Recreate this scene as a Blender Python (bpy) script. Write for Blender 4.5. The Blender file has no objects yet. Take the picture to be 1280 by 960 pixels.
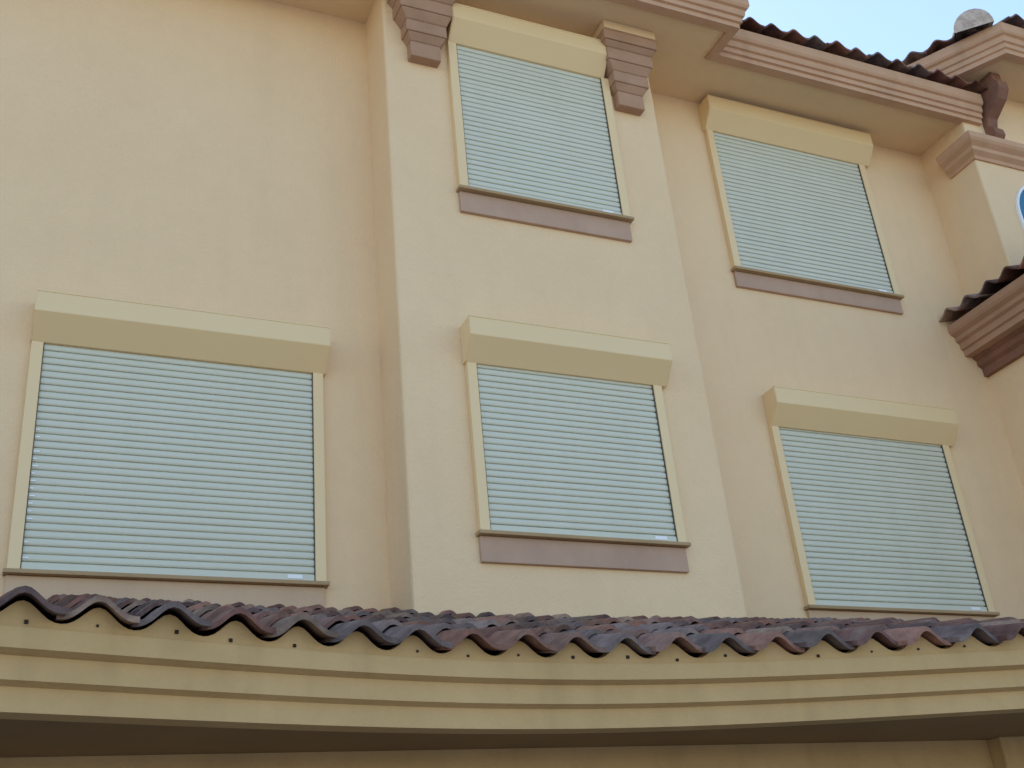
import bpy, math, random, bmesh
from mathutils import Vector, Matrix
random.seed(7)
H=1.6
scene=bpy.context.scene
# ---------------------------------------------------------------- materials
def newmat(name):
    m=bpy.data.materials.new(name); m.use_nodes=True
    nt=m.node_tree; b=nt.nodes['Principled BSDF']
    return m,nt,b
def N(nt,t,**k):
    n=nt.nodes.new(t)
    for a,v in k.items(): setattr(n,a,v)
    return n
def surf(name,c1,c2,rough=.85,nscale=1.2,fine=90,bump=.15,bdist=.01,spec=.3,streak=0.0,dirt=None,blot=0.0):
    m,nt,b=newmat(name); L=nt.links
    tc=N(nt,'ShaderNodeTexCoord')
    n1=N(nt,'ShaderNodeTexNoise'); n1.inputs['Scale'].default_value=nscale; n1.inputs['Detail'].default_value=6; n1.inputs['Roughness'].default_value=.6
    L.new(tc.outputs['Object'],n1.inputs['Vector'])
    cr=N(nt,'ShaderNodeValToRGB'); cr.color_ramp.elements[0].position=.3; cr.color_ramp.elements[1].position=.7
    cr.color_ramp.elements[0].color=(*c1,1); cr.color_ramp.elements[1].color=(*c2,1)
    L.new(n1.outputs['Fac'],cr.inputs['Fac'])
    col=cr.outputs['Color']
    if streak>0:
        mp=N(nt,'ShaderNodeMapping'); mp.inputs['Scale'].default_value=(3.0,3.0,.22)
        L.new(tc.outputs['Object'],mp.inputs['Vector'])
        n3=N(nt,'ShaderNodeTexNoise'); n3.inputs['Scale'].default_value=1.6; n3.inputs['Detail'].default_value=5
        L.new(mp.outputs['Vector'],n3.inputs['Vector'])
        mr=N(nt,'ShaderNodeMapRange'); mr.inputs['From Min'].default_value=.5; mr.inputs['From Max'].default_value=.8
        mr.inputs['To Min'].default_value=0; mr.inputs['To Max'].default_value=streak
        L.new(n3.outputs['Fac'],mr.inputs['Value'])
        mx=N(nt,'ShaderNodeMixRGB'); mx.blend_type='MIX'
        L.new(mr.outputs['Result'],mx.inputs['Fac']); L.new(col,mx.inputs['Color1'])
        d=dirt or tuple(x*.5 for x in c1)
        mx.inputs['Color2'].default_value=(*d,1); col=mx.outputs['Color']
    if blot>0:
        n4=N(nt,'ShaderNodeTexNoise'); n4.inputs['Scale'].default_value=4.5; n4.inputs['Detail'].default_value=8; n4.inputs['Roughness'].default_value=.7; n4.inputs['Distortion'].default_value=.6
        L.new(tc.outputs['Object'],n4.inputs['Vector'])
        mr=N(nt,'ShaderNodeMapRange'); mr.inputs['From Min'].default_value=.35; mr.inputs['From Max'].default_value=.7
        mr.inputs['To Min'].default_value=1-blot; mr.inputs['To Max'].default_value=1+blot*.4
        L.new(n4.outputs['Fac'],mr.inputs['Value'])
        vm=N(nt,'ShaderNodeVectorMath',operation='SCALE'); L.new(col,vm.inputs[0]); L.new(mr.outputs['Result'],vm.inputs['Scale']); col=vm.outputs['Vector']
    L.new(col,b.inputs['Base Color'])
    n2=N(nt,'ShaderNodeTexNoise'); n2.inputs['Scale'].default_value=fine; n2.inputs['Detail'].default_value=4
    L.new(tc.outputs['Object'],n2.inputs['Vector'])
    bp=N(nt,'ShaderNodeBump'); bp.inputs['Strength'].default_value=bump; bp.inputs['Distance'].default_value=bdist
    L.new(n2.outputs['Fac'],bp.inputs['Height']); L.new(bp.outputs['Normal'],b.inputs['Normal'])
    b.inputs['Roughness'].default_value=rough
    b.inputs['Specular IOR Level'].default_value=spec
    return m
M_wall=surf('cream_stucco',(.80,.585,.36),(.84,.625,.39),nscale=.7,fine=55,bump=.5,bdist=.01,streak=.16,dirt=(.64,.47,.29),blot=.025)
M_soff=surf('soffit_stucco',(.78,.58,.35),(.82,.61,.375),nscale=1,fine=50,bump=.4,blot=.03)
M_trim=surf('pink_brown_trim',(.40,.235,.15),(.47,.285,.185),nscale=2.5,fine=60,bump=.3,streak=.3,dirt=(.3,.18,.12))
M_fasc=surf('rose_fascia',(.53,.32,.195),(.60,.375,.24),nscale=2,fine=60,bump=.25,streak=.4,dirt=(.36,.22,.14))
M_corb=surf('corbel_stone',(.39,.235,.15),(.47,.29,.195),nscale=4,fine=50,bump=.4)
M_dark=surf('dark_bracket',(.20,.10,.07),(.28,.14,.09),nscale=5,fine=60,bump=.3)
M_sill=surf('mauve_sill',(.46,.305,.22),(.52,.355,.26),nscale=3,fine=60,bump=.25,streak=.25,dirt=(.36,.25,.19))
M_sill2=surf('tan_sill',(.58,.41,.27),(.63,.45,.30),nscale=3,fine=60,bump=.25,streak=.25,dirt=(.42,.3,.22))
M_ledge=surf('tan_ledge',(.38,.26,.14),(.45,.31,.17),nscale=3,fine=60,bump=.2)
M_porch=surf('ochre_cornice',(.55,.365,.17),(.61,.415,.205),nscale=1.5,fine=60,bump=.3,streak=.45,dirt=(.38,.26,.13),blot=.06)
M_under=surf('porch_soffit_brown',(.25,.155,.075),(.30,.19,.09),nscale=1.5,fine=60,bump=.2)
M_alu=surf('cream_aluminium',(.80,.60,.33),(.82,.62,.35),rough=.4,nscale=1,fine=30,bump=.02,spec=.5)
M_slat=surf('grey_white_slats',(.60,.605,.50),(.63,.635,.53),rough=.34,nscale=1.3,fine=25,bump=.03,spec=.5,streak=.25,dirt=(.52,.51,.41))
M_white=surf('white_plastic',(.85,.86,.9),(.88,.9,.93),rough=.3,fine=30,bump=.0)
M_ground=surf('concrete_ground',(.26,.24,.205),(.32,.295,.255),nscale=.5,fine=12,bump=.3)
M_hole=surf('dark_hole',(.03,.02,.02),(.04,.03,.02),fine=20,bump=0)
M_seal=surf('rail_seal_grey',(.10,.09,.07),(.13,.11,.09),fine=20,bump=0)
M_mortar=surf('pale_mortar',(.42,.33,.28),(.74,.66,.60),nscale=9,fine=30,bump=.8,bdist=.02)
m,nt,b=newmat('blue_glass'); b.inputs['Base Color'].default_value=(.02,.16,.28,1); b.inputs['Roughness'].default_value=.08; M_glass=m
# tiles
M_tile,nt,b=newmat('clay_tiles'); L=nt.links
at=N(nt,'ShaderNodeAttribute',attribute_name='tilecol'); tc=N(nt,'ShaderNodeTexCoord')
n1=N(nt,'ShaderNodeTexNoise'); n1.inputs['Scale'].default_value=9; n1.inputs['Detail'].default_value=7; n1.inputs['Roughness'].default_value=.7
L.new(tc.outputs['Object'],n1.inputs['Vector'])
cr=N(nt,'ShaderNodeValToRGB'); e=cr.color_ramp.elements; e[0].position=.3; e[0].color=(.42,.39,.38,1); e[1].position=.7; e[1].color=(1.25,1.24,1.22,1)
L.new(n1.outputs['Fac'],cr.inputs['Fac'])
mx=N(nt,'ShaderNodeMixRGB'); mx.blend_type='MULTIPLY'; mx.inputs['Fac'].default_value=1
L.new(at.outputs['Color'],mx.inputs['Color1']); L.new(cr.outputs['Color'],mx.inputs['Color2'])
n2=N(nt,'ShaderNodeTexNoise'); n2.inputs['Scale'].default_value=3.3; n2.inputs['Detail'].default_value=8; n2.inputs['Roughness'].default_value=.75
L.new(tc.outputs['Object'],n2.inputs['Vector'])
mr=N(nt,'ShaderNodeMapRange'); mr.inputs['From Min'].default_value=.55; mr.inputs['From Max'].default_value=.70; mr.inputs['To Max'].default_value=.6
L.new(n2.outputs['Fac'],mr.inputs['Value'])
mx2=N(nt,'ShaderNodeMixRGB'); L.new(mr.outputs['Result'],mx2.inputs['Fac']); L.new(mx.outputs['Color'],mx2.inputs['Color1']); mx2.inputs['Color2'].default_value=(.34,.25,.20,1)
L.new(mx2.outputs['Color'],b.inputs['Base Color']); b.inputs['Roughness'].default_value=.6; b.inputs['Specular IOR Level'].default_value=.35
bp=N(nt,'ShaderNodeBump'); bp.inputs['Strength'].default_value=.4; bp.inputs['Distance'].default_value=.01
L.new(n1.outputs['Fac'],bp.inputs['Height']); L.new(bp.outputs['Normal'],b.inputs['Normal'])
# ---------------------------------------------------------------- helpers
def empty(name):
    o=bpy.data.objects.new(name,None); scene.collection.objects.link(o); return o
def mk(name,verts,faces,mat,parent,smooth=None,bevel=0):
    me=bpy.data.meshes.new(name); me.from_pydata([(x,y,z+H) for x,y,z in verts],[],faces)
    me.validate(); me.update()
    bm=bmesh.new(); bm.from_mesh(me); bmesh.ops.recalc_face_normals(bm,faces=bm.faces[:]); bm.to_mesh(me); bm.free()
    me.materials.append(mat)
    o=bpy.data.objects.new(name,me); scene.collection.objects.link(o)
    if parent: o.parent=parent
    if smooth is not None:
        for p in me.polygons: p.use_smooth=True
        me.set_sharp_from_angle(angle=math.radians(smooth))
    if bevel:
        md=o.modifiers.new('bev','BEVEL'); md.width=bevel; md.segments=2; md.limit_method='ANGLE'; md.angle_limit=math.radians(30)
    return o
BF=[(0,1,2,3),(4,7,6,5),(0,4,5,1),(1,5,6,2),(2,6,7,3),(3,7,4,0)]
def bv(x0,x1,y0,y1,z0,z1):
    return [(x0,y0,z0),(x1,y0,z0),(x1,y1,z0),(x0,y1,z0),(x0,y0,z1),(x1,y0,z1),(x1,y1,z1),(x0,y1,z1)]
def box(name,x0,x1,y0,y1,z0,z1,mat,parent,bevel=.006):
    return mk(name,bv(x0,x1,y0,y1,z0,z1),BF,mat,parent,bevel=bevel)
def boxes(name,lst,mat,parent,bevel=.004):
    V=[];F=[]
    for t in lst:
        o=len(V); V+=bv(*t); F+=[tuple(i+o for i in f) for f in BF]
    return mk(name,V,F,mat,parent,bevel=bevel)
def prism_x(name,prof,x0,x1,mat,parent,bevel=0,smooth=None,flare=None):
    n=len(prof); V=[(x0,y,z) for y,z in prof]+[(x1,y,z) for y,z in prof]
    F=[tuple(range(n)),tuple(range(2*n-1,n-1,-1))]+[(i,(i+1)%n,n+(i+1)%n,n+i) for i in range(n)]
    return mk(name,V,F,mat,parent,bevel=bevel,smooth=smooth)
def sweep(name,path,prof,mat,parent,bevel=0):
    P=[Vector(p) for p in path]; n=len(P); m=len(prof); V=[]
    nr=[]
    for i in range(n-1):
        d=(P[i+1]-P[i]).normalized(); nr.append(Vector((d.y,-d.x)))
    for i in range(n):
        if i==0: q=nr[0]
        elif i==n-1: q=nr[-1]
        else:
            a,b_=nr[i-1],nr[i]; q=(a+b_)/(1+a.dot(b_))
        for off,z in prof: V.append((P[i].x+q.x*off,P[i].y+q.y*off,z))
    F=[]
    for i in range(n-1):
        for j in range(m):
            k=(j+1)%m; F.append((i*m+j,i*m+k,(i+1)*m+k,(i+1)*m+j))
    F+=[tuple(range(m)),tuple((n-1)*m+j for j in range(m-1,-1,-1))]
    return mk(name,V,F,mat,parent,bevel=bevel)
PAL=[(.25,.115,.08),(.21,.095,.075),(.30,.15,.11),(.16,.08,.068),(.26,.15,.12),(.25,.185,.17),(.36,.24,.18),(.12,.075,.07),(.21,.155,.15),(.27,.12,.08)]
def tiles(name,org,ea,eb,a0,a1,front,back,z0,z1,parent,per=.285,amp=.04,expo=.345,rows=99,lift=.04,th=.022,keep=None):
    """S-profile clay tiles: a runs along the eave, b runs up the slope."""
    V=[];F=[];C=[]; nu=14
    cnt=int(round((a1-a0)/per))
    for i in range(cnt):
        xa=a0+i*per; xc=xa+per/2; yf=front(xc); L_=back-yf
        k=0
        while yf+k*expo<back and k<rows:
            jy=random.uniform(-.016,.016); jz=random.uniform(-.004,.006); jr=random.uniform(-.04,.04); jx=random.uniform(-.006,.006)
            b0=yf+k*expo+jy; b1=b0+expo+.06
            if keep and not keep(xc,b0): k+=1; continue
            base=random.choice(PAL); f=random.uniform(.65,1.3); col=tuple(c*f for c in base)
            o=len(V)
            for (bb,lf) in ((b0,lift),(b1,.002)):
                zc=z0+(z1-z0)*(bb-yf)/L_+lf+jz
                for t in (0,-th):
                    for u in range(nu+1):
                        s=u/nu; a=xa-.012+s*(per+.024)
                        ph=2*math.pi*(a-a0)/per
                        w=amp*(math.cos(ph+math.pi)+.10*math.cos(2*ph))
                        rr=(s-.5)*per*jr
                        p=Vector(org)+Vector(ea)*(a+jx)+Vector(eb)*bb
                        V.append((p.x,p.y,zc+w+t+rr))
            n=nu+1
            for u in range(nu):
                F.append((o+u,o+u+1,o+2*n+u+1,o+2*n+u)); C.append(col)
                F.append((o+n+u+1,o+n+u,o+3*n+u,o+3*n+u+1)); C.append(col)
                F.append((o+n+u,o+n+u+1,o+u+1,o+u)); C.append(tuple(c*.8 for c in col))
                F.append((o+2*n+u,o+2*n+u+1,o+3*n+u+1,o+3*n+u)); C.append(col)
            F.append((o,o+2*n,o+3*n,o+n)); C.append(col)
            F.append((o+nu,o+n+nu,o+3*n+nu,o+2*n+nu)); C.append(col)
            k+=1
    me=bpy.data.meshes.new(name); me.from_pydata([(x,y,z+H) for x,y,z in V],[],F); me.update()
    at=me.attributes.new('tilecol','FLOAT_COLOR','FACE')
    flat=[]
    for c in C: flat+=[*c,1.0]
    at.data.foreach_set('color',flat)
    for p in me.polygons: p.use_smooth=True
    me.set_sharp_from_angle(angle=math.radians(40))
    me.materials.append(M_tile)
    ob=bpy.data.objects.new(name,me); scene.collection.objects.link(ob); ob.parent=parent
    return ob
# ---------------------------------------------------------------- building
B=empty('stucco_apartment_building')
YA=8.0; YB=7.5; YW=7.3
box('main_wall',-7,9.9,YA,16,-1.6,8.42,M_wall,B,0)
box('bay_wall',2.745,5.57,YB,YA+.1,-1.6,8.41,M_wall,B,.025)
box('wing_wall',9.66,16,YW,15.9,-1.6,8.95,M_wall,B,.02)
# upper eaves
eave=[(-7.6,7.3),(2.1,7.3),(2.1,6.85),(6.3,6.85),(6.3,7.25),(9.92,7.25)]
prof=[(-.1,8.20),(0,8.20),(0,8.255),(.026,8.262),(.026,8.32),(.050,8.328),(.058,8.36),(.058,8.40),(.085,8.412),(.10,8.44),(.10,8.55),(-.1,8.55)]
sweep('upper_cornice',eave,prof,M_fasc,B)
sp=[(-7.6,7.35),(2.15,7.35),(2.15,6.9),(6.25,6.9),(6.25,7.3),(9.9,7.3),(9.9,8.3),(-7.6,8.3)]
mk('upper_soffit',[(x,y,8.232) for x,y in sp]+[(x,y,8.26) for x,y in sp],[tuple(range(8)),tuple(range(15,7,-1))]+[(i,(i+1)%8,8+(i+1)%8,8+i) for i in range(8)],M_soff,B)
prism_x('roof_deck',[(7.3,8.5),(7.3,8.35),(16.6,8.35),(16.6,8.5),(12,10.12)],-7.5,9.88,M_under,B)
prism_x('bay_roof_deck',[(6.9,8.5),(6.9,8.35),(8,8.35),(12,10.25)],2.05,6.25,M_under,B)
tiles('roof_tiles_west',(0,0,0),(1,0,0),(0,1,0),-7.6,2.0,lambda x:7.12,12,8.60,10.28,B)
tiles('roof_tiles_bay',(0,0,0),(1,0,0),(0,1,0),2.03,6.39,lambda x:6.68,12,8.60,10.43,B)
tiles('roof_tiles_east',(0,0,0),(1,0,0),(0,1,0),6.25,9.98,lambda x:7.08,12,8.60,10.28,B)
# corbels : stacked, stepped mouldings
def corbel(name,xc,yw,ztop,mat):
    lv=[(-.77,-.60,.10,.10,.14,.14,.15,.15),(-.60,-.53,.10,.15,.14,.18,.15,.19),(-.53,-.40,.16,.16,.19,.19,.20,.20),
        (-.40,-.31,.16,.21,.19,.25,.20,.24),(-.31,-.17,.22,.22,.26,.26,.25,.25),(-.17,-.12,.22,.27,.26,.30,.25,.28),(-.12,.0,.285,.285,.31,.31,.29,.29)]
    V=[];F=[]
    for (za,zb,d0,d1,l0,l1,r0,r1) in lv:
        o=len(V)
        V+= [(xc-l0,yw-d0,ztop+za),(xc+r0,yw-d0,ztop+za),(xc+r0,yw+.05,ztop+za),(xc-l0,yw+.05,ztop+za),
             (xc-l1,yw-d1,ztop+zb-.001),(xc+r1,yw-d1,ztop+zb-.001),(xc+r1,yw+.05,ztop+zb-.001),(xc-l1,yw+.05,ztop+zb-.001)]
        F+=[tuple(i+o for i in f) for f in BF]
    return mk(name,V,F,mat,B,bevel=.010)
corbel('corbel_1',3.10,YB,8.15,M_corb); corbel('corbel_2',5.23,YB,8.13,M_corb)
boxes('corbel_caps',[(2.80,3.40,YB-.295,YB+.02,8.152,8.228),(4.93,5.51,YB-.295,YB+.02,8.132,8.228)],M_soff,B,.004)
# wing : mouldings, arch window, bracket, roof
mp_=[(-.05,7.66),(.02,7.66),(.03,7.70),(.08,7.74),(.08,7.79),(.13,7.83),(.15,7.86),(.15,7.93),(.10,7.95),(-.05,7.97)]
sweep('wing_string_course',[(9.66,7.68),(9.66,YW),(16,YW)],mp_,M_fasc,B)
brk=[(7.35,7.93),(7.22,7.95),(7.16,8.02),(7.17,8.10),(7.23,8.17),(7.20,8.26),(7.10,8.33),(7.0,8.40),(6.93,8.50),(6.93,8.60),(6.98,8.66),(6.98,8.77),(7.35,8.77)]
prism_x('scroll_bracket_1',brk,9.98,10.13,M_dark,B,bevel=.012)
prism_x('scroll_bracket_2',brk,11.4,11.55,M_dark,B,bevel=.012)
we=[(9.3,10.5),(9.3,7.65),(9.9,6.65),(16.2,6.65)]
wp=[(-.1,8.74),(0,8.74),(0,8.80),(.022,8.81),(.022,8.87),(.045,8.88),(.055,8.95),(.085,8.965),(.10,8.99),(.10,9.10),(-.1,9.10)]
sweep('wing_cornice',we,wp,M_fasc,B)
sw=[(9.35,10.5),(9.35,7.67),(9.93,6.7),(16.2,6.7),(16.2,10.5)]
mk('wing_soffit',[(x,y,8.772) for x,y in sw],[tuple(range(5))],M_soff,B)
ap=(12.4,9.6,10.25)
wv=[(9.25,10.5,9.05),(9.25,7.63,9.05),(9.88,6.6,9.05),(16.2,6.6,9.05),ap,(16.2,9.6,10.25)]
mk('wing_roof_deck',wv,[(0,1,4),(1,2,4),(2,3,5,4)],M_under,B)
d1=Vector((.6,-1.0)).normalized(); n1_=Vector((-d1.y,d1.x))
tiles('wing_tiles_corner',(9.3-.155*n1_.x,7.65-.155*n1_.y,0),(d1.x,d1.y,0),(n1_.x,n1_.y,0),-.2,1.04,lambda a:0.0,3.0,9.14,10.1,B,rows=2,keep=lambda a,b:a>b*.5)
tiles('wing_tiles_front',(9.9,6.48,0),(1,0,0),(0,1,0),0.02,6.2,lambda a:0.0,3.0,9.14,10.2,B,rows=8,keep=lambda a,b:a>b*.8)
def barrel(name,p0,p1,r,mat,parent):
    p0=Vector(p0);p1=Vector(p1); d=(p1-p0); n=max(1,int(d.length/.34)); V=[];F=[]
    dn=d.normalized(); side=Vector((dn.y,-dn.x,0)).normalized(); up=side.cross(dn)
    if up.z<0: up=-up
    for k in range(n):
        a=p0+dn*(k*.34); b_=a+dn*.40
        for q,rr,l in ((a,r,.03),(b_,r*.8,0)):
            for t in range(13):
                an=math.pi*t/12; v=q+side*math.cos(an)*rr+up*(math.sin(an)*rr+l); V.append(tuple(v))
            for t in range(13):
                an=math.pi*t/12; v=q+side*math.cos(an)*(rr-.02)+up*(math.sin(an)*(rr-.02)+l); V.append(tuple(v))
        o=k*52
        for t in range(12):
            F.append((o+t,o+t+1,o+27+t,o+26+t)); F.append((o+13+t,o+39+t,o+40+t,o+14+t)); F.append((o+t,o+13+t,o+14+t,o+t+1))
        if k==0: F.append(tuple(range(13,26)))
    return mk(name,V,F,mat,parent,smooth=40)
barrel('wing_hip_caps',(9.60,6.72,9.06),(12.4,9.6,10.46),.22,M_mortar,B)
# arched window on wing
def arch(r,xc,zs,zb,y,n=20):
    return [(xc-r,y,zb)]+[(xc-r*math.cos(math.pi*i/n),y,zs+r*math.sin(math.pi*i/n)) for i in range(n+1)]+[(xc+r,y,zb)]
xc=10.57; zs=6.98; zb=6.3
a=arch(.52,xc,zs,zb,YW-.03); b_=arch(.49,xc,zs,zb+.07,YW-.03); c_=arch(.52,xc,zs,zb,YW+.02); d_=arch(.49,xc,zs,zb+.07,YW+.02)
n=len(a); F=[]
for i in range(n):
    j=(i+1)%n
    F+= [(i,j,n+j,n+i),(i,2*n+i,2*n+j,j),(n+i,n+j,3*n+j,3*n+i)]
mk('arch_window_frame',a+b_+c_+d_,F,M_white,B)
g=arch(.50,xc,zs,zb+.06,YW-.012); mk('arch_window_glass',g,[tuple(range(len(g)))],M_glass,B)
boxes('arch_window_bars',[(xc-.02,xc+.02,YW-.024,YW-.01,zb+.07,zs+.47),(xc-.47,xc+.47,YW-.021,YW-.01,zs-.32,zs-.28)],M_white,B)
# side pent roof on wing
pe=[(9.40,8.0),(9.40,5.3),(14,5.3)]
pp=[(-.15,5.46),(0,5.46),(0,5.53),(.03,5.54),(.03,5.61),(.07,5.63),(.07,5.68),(.12,5.71),(.14,5.74),(.14,5.81),(-.15,5.81)]
sweep('pent_cornice',pe,pp,M_trim,B)
sweep('pent_bed_moulding',[(9.60,7.998),(9.60,5.6),(13.8,5.6)],[(-.2,5.24),(0,5.24),(0,5.33),(.05,5.36),(.05,5.42),(.09,5.44),(.09,5.475),(-.2,5.475)],M_dark,B)
mk('pent_soffit',[(9.42,8.0,5.49),(9.42,5.32,5.49),(14,5.32,5.49),(14,8.0,5.49)],[(0,1,2,3)],M_corb,B)
mk('pent_deck',[(9.3,8,5.79),(9.3,5.2,5.79),(14,5.2,5.79),(11.6,7.4,6.62),(14,7.4,6.62)],[(0,1,3),(1,2,4,3)],M_under,B)
tiles('pent_tiles_west',(9.18,8.0,0),(0,-1,0),(1,0,0),.0,2.79,lambda a:0.0,2.5,5.87,6.75,B,rows=7,keep=lambda a,b:a<2.9-b)
tiles('pent_tiles_front',(9.2,5.1,0),(1,0,0),(0,1,0),.1,4.7,lambda a:0.0,2.3,5.87,6.75,B,rows=7,keep=lambda a,b:a>b)
box('porch_pier_east',9.7,10.4,5.65,6.2,-1.6,5.24,M_wall,B,.01)
# ---------------------------------------------------------------- lower porch roof
def YE(x):
    t=(x-2.7)/2.6
    return 5.2-.60*t*t/(1+.4*t*t)
X0=-4.0; PER=.285; nper=50; X1=X0+nper*PER
AMP=.040; ZC=1.375
tiles('porch_roof_tiles',(0,0,0),(1,0,0),(0,1,0),X0,X1,lambda x:YE(x)-.16,8.0,ZC,2.39,B,per=PER,amp=AMP,expo=.34,th=.026)
path=[(X0+.05+i*(X1-X0-.1)/80,) for i in range(81)]; path=[(p[0],YE(p[0])) for p in path]
lp=[(-.12,1.02),(0,1.02),(0,1.115),(.015,1.12),(.045,1.13),(.045,1.222),(.06,1.226),(.095,1.238),(.095,1.318),(-.12,1.318)]
sweep('porch_cornice',path,lp,M_porch,B)
V=[];F=[]; n=nper*12
for i in range(n+1):
    x=X0+(X1-X0)*i/n; ph=2*math.pi*(x-X0)/PER
    w=AMP*(math.cos(ph+math.pi)+.10*math.cos(2*ph))
    y=YE(x)-.075
    V+=[(x,y,1.31),(x,y,ZC+w+.010)]
    V+=[(x,y+.05,1.31),(x,y+.05,ZC+w+.022)]
for i in range(n):
    o=i*4; F+=[(o,o+4,o+5,o+1),(o+2,o+3,o+7,o+6),(o+1,o+5,o+7,o+3)]
mk('porch_bird_stop',V,F,M_porch,B)
hl=[]
for i in range(nper):
    x=X0+PER*(i+.5)+random.uniform(-.03,.03); y=YE(x)-.08; r=random.uniform(.004,.008); z=1.345+random.uniform(-.006,.014)
    if random.random()<.8: hl.append((x-r,x+r,y-.003,y+.01,z-r,z+r))
boxes('weep_holes',hl,M_hole,B,0)
V=[];F=[]
for i in range(81):
    x=path[i][0]; y=path[i][1]
    V+=[(x,y+.1,1.05),(x,8.02,1.05),(x,y-.02,1.30),(x,8.02,2.31)]
for i in range(80):
    o=i*4; F+=[(o,o+1,o+5,o+4),(o+2,o+6,o+7,o+3),(o,o+4,o+6,o+2),(o+1,o+3,o+7,o+5)]
F+=[(0,2,3,1),(320,321,323,322)]
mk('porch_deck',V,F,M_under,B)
boxes('porch_beam',[(-4,6.05,5.86,6.2,.55,1.052),],M_porch,B)
boxes('porch_piers',[(-3.9,-3.3,5.8,6.26,-1.6,.55),(.9,1.4,5.8,6.26,-1.6,.55),(6.05,6.7,5.75,6.3,-1.6,1.052)],M_porch,B,.01)
# ---------------------------------------------------------------- roller shutters
def shutter(x0,x1,bx0,bx1,yw,zb,zt,glint=False):
    S=empty('roller_shutter')
    D=.20
    pr=[(yw-.001,zt+.35),(yw-D,zt+.35),(yw-D,zt+.18),(yw-.055,zt),(yw-.001,zt)]
    prism_x('housing',pr,bx0,bx1,M_alu,S,bevel=.004)
    boxes('housing_lip',[(bx0-.003,bx1+.003,yw-D-.004,yw-D+.02,zt+.338,zt+.353)],M_alu,S,.002)
    for k,xx in enumerate((bx0-.006,bx1)):
        prism_x('end_cap_%d'%(k+1),[(yw-.002,zt+.345),(yw-D+.004,zt+.345),(yw-D+.004,zt+.183),(yw-.058,zt+.004),(yw-.002,zt+.004)],xx,xx+.006,M_alu,S)
    rw=.082
    boxes('guide_rails',[(x0,x0+rw,yw-.055,yw,zb,zt+.01),(x1-rw,x1,yw-.055,yw,zb,zt+.01)],M_alu,S,.004)
    boxes('rail_seals',[(x0+rw-.002,x0+rw+.006,yw-.046,yw,zb,zt),(x1-rw-.006,x1-rw+.002,yw-.046,yw,zb,zt)],M_seal,S,0)
    p=.055; ys=yw-.030; xa=x0+rw+.004; xb=x1-rw-.004
    prof=[]; z=zb+.06
    while z<zt+.02:
        jj=random.uniform(-.0012,.0012)
        prof+=[(ys+.013,z+.001),(ys+.013,z+.0068),(ys+jj+.001,z+.0088),(ys+jj-.003,z+.014),(ys+jj-.0055,z+.024),(ys+jj-.0055,z+.034),(ys+jj-.003,z+.046),(ys+jj+.000,z+.0535)]
        z+=p
    V=[(xa,y,zz) for y,zz in prof]+[(xb,y,zz) for y,zz in prof]; n=len(prof)
    mk('slat_curtain',V,[(i,i+1,n+i+1,n+i) for i in range(n-1)],M_slat,S,smooth=35)
    box('bottom_bar',xa,xb,ys-.012,ys+.01,zb+.002,zb+.056,M_slat,S,.004)
    box('maker_label',xb-.20,xb-.09,ys-.017,ys-.01,zb+.018,zb+.048,M_white,S,.002)
    if glint:  # sun glints at the left slat ends, modelled as small white boxes
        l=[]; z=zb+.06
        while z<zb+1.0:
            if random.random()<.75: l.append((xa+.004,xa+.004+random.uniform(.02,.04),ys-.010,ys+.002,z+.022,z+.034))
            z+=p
        boxes('slat_sun_glints',l,M_white,S,.002)
    box('sill_ledge',x0-.02,x1+.015,yw-.085,yw+.01,zb-.032,zb-.002,M_ledge,B,.005)
    return S
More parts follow.
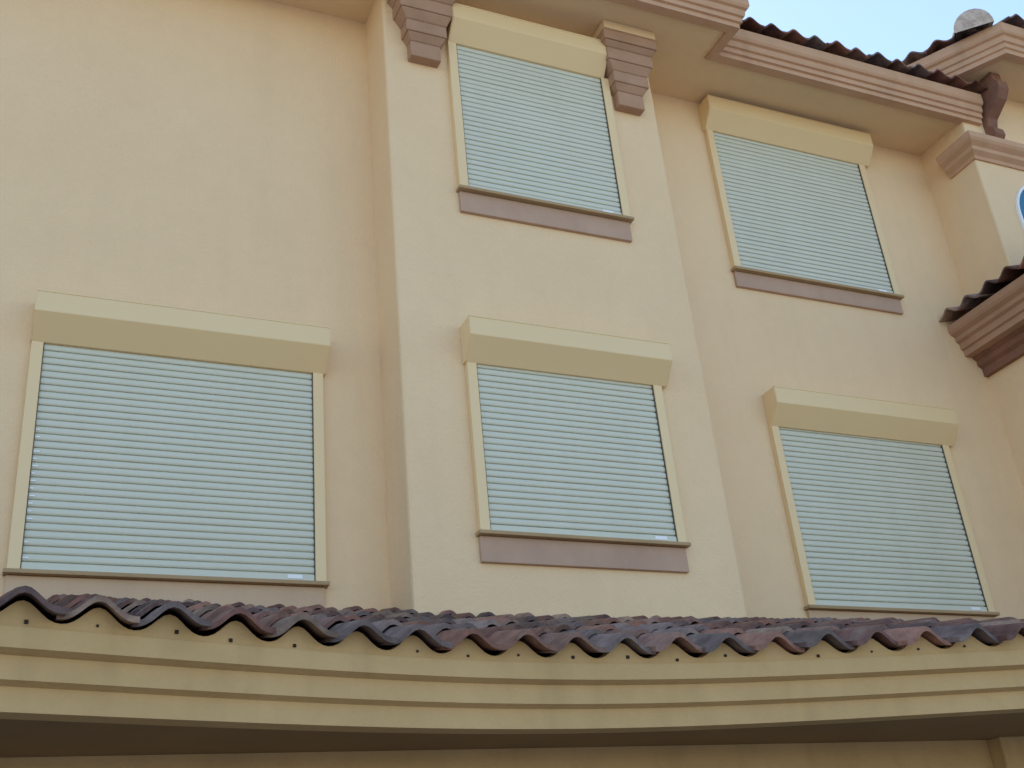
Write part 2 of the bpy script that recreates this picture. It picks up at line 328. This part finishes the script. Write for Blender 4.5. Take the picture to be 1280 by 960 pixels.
sh=[ (.10,2.25,.10,2.27,YA,2.62,4.33,True,2.30),
     (3.28,5.07,3.27,5.12,YB,2.90,4.31,False,2.665),
     (3.35,5.04,3.36,4.98,YB,6.04,7.69,False,5.80),
     (6.52,8.66,6.51,8.72,YA,6.08,7.83,False,5.87),
     (6.56,8.74,6.57,8.80,YA,2.59,4.32,False,2.30)]
for i,(x0,x1,b0,b1,yw,zb,zt,gl,zs_) in enumerate(sh):
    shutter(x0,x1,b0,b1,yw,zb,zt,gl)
    box('sill_band_%d'%(i+1),x0+.0,x1-.01,yw-.035,yw+.01,zs_,zb-.034,M_sill2 if i in(0,4) else M_sill,B,.006)
# ---------------------------------------------------------------- ground
g=mk('ground',[(-300,-300,-1.6),(300,-300,-1.6),(300,300,-1.6),(-300,300,-1.6)],[(0,1,2,3)],M_ground,None)
# ---------------------------------------------------------------- light
az=math.radians(4); el=math.radians(58)
w=bpy.data.worlds.new('World'); scene.world=w; w.use_nodes=True; nt=w.node_tree
sk=nt.nodes.new('ShaderNodeTexSky'); sk.sky_type='NISHITA'; sk.sun_disc=False; sk.sun_elevation=el; sk.sun_rotation=az
sk.dust_density=.3; sk.ozone_density=.35; sk.air_density=1.15
bg=nt.nodes['Background']; bg.inputs['Strength'].default_value=.29; nt.links.new(sk.outputs['Color'],bg.inputs['Color'])
sd=Vector((math.sin(az)*math.cos(el),math.cos(az)*math.cos(el),math.sin(el)))
ld=bpy.data.lights.new('sun','SUN'); ld.energy=4.5; ld.angle=math.radians(.5); ld.color=(1,.95,.87)
lo=bpy.data.objects.new('sun',ld); scene.collection.objects.link(lo); lo.rotation_euler=sd.to_track_quat('Z','Y').to_euler(); lo.location=(0,20,40)
scene.view_settings.view_transform='Standard'; scene.view_settings.look='None'; scene.view_settings.exposure=0
# ---------------------------------------------------------------- camera
cd=bpy.data.cameras.new('camera'); cam=bpy.data.objects.new('camera',cd); scene.collection.objects.link(cam); scene.camera=cam
cd.sensor_width=36; cd.lens=36*1450/1280; cd.clip_end=2000
fw=Vector((.3938,.802,.448)).normalized()
rt=Vector((.9125,-.400,-.0896)); rt=(rt-fw*rt.dot(fw)).normalized(); up=rt.cross(fw)
cam.matrix_world=Matrix(((rt.x,up.x,-fw.x,0),(rt.y,up.y,-fw.y,0),(rt.z,up.z,-fw.z,H),(0,0,0,1)))
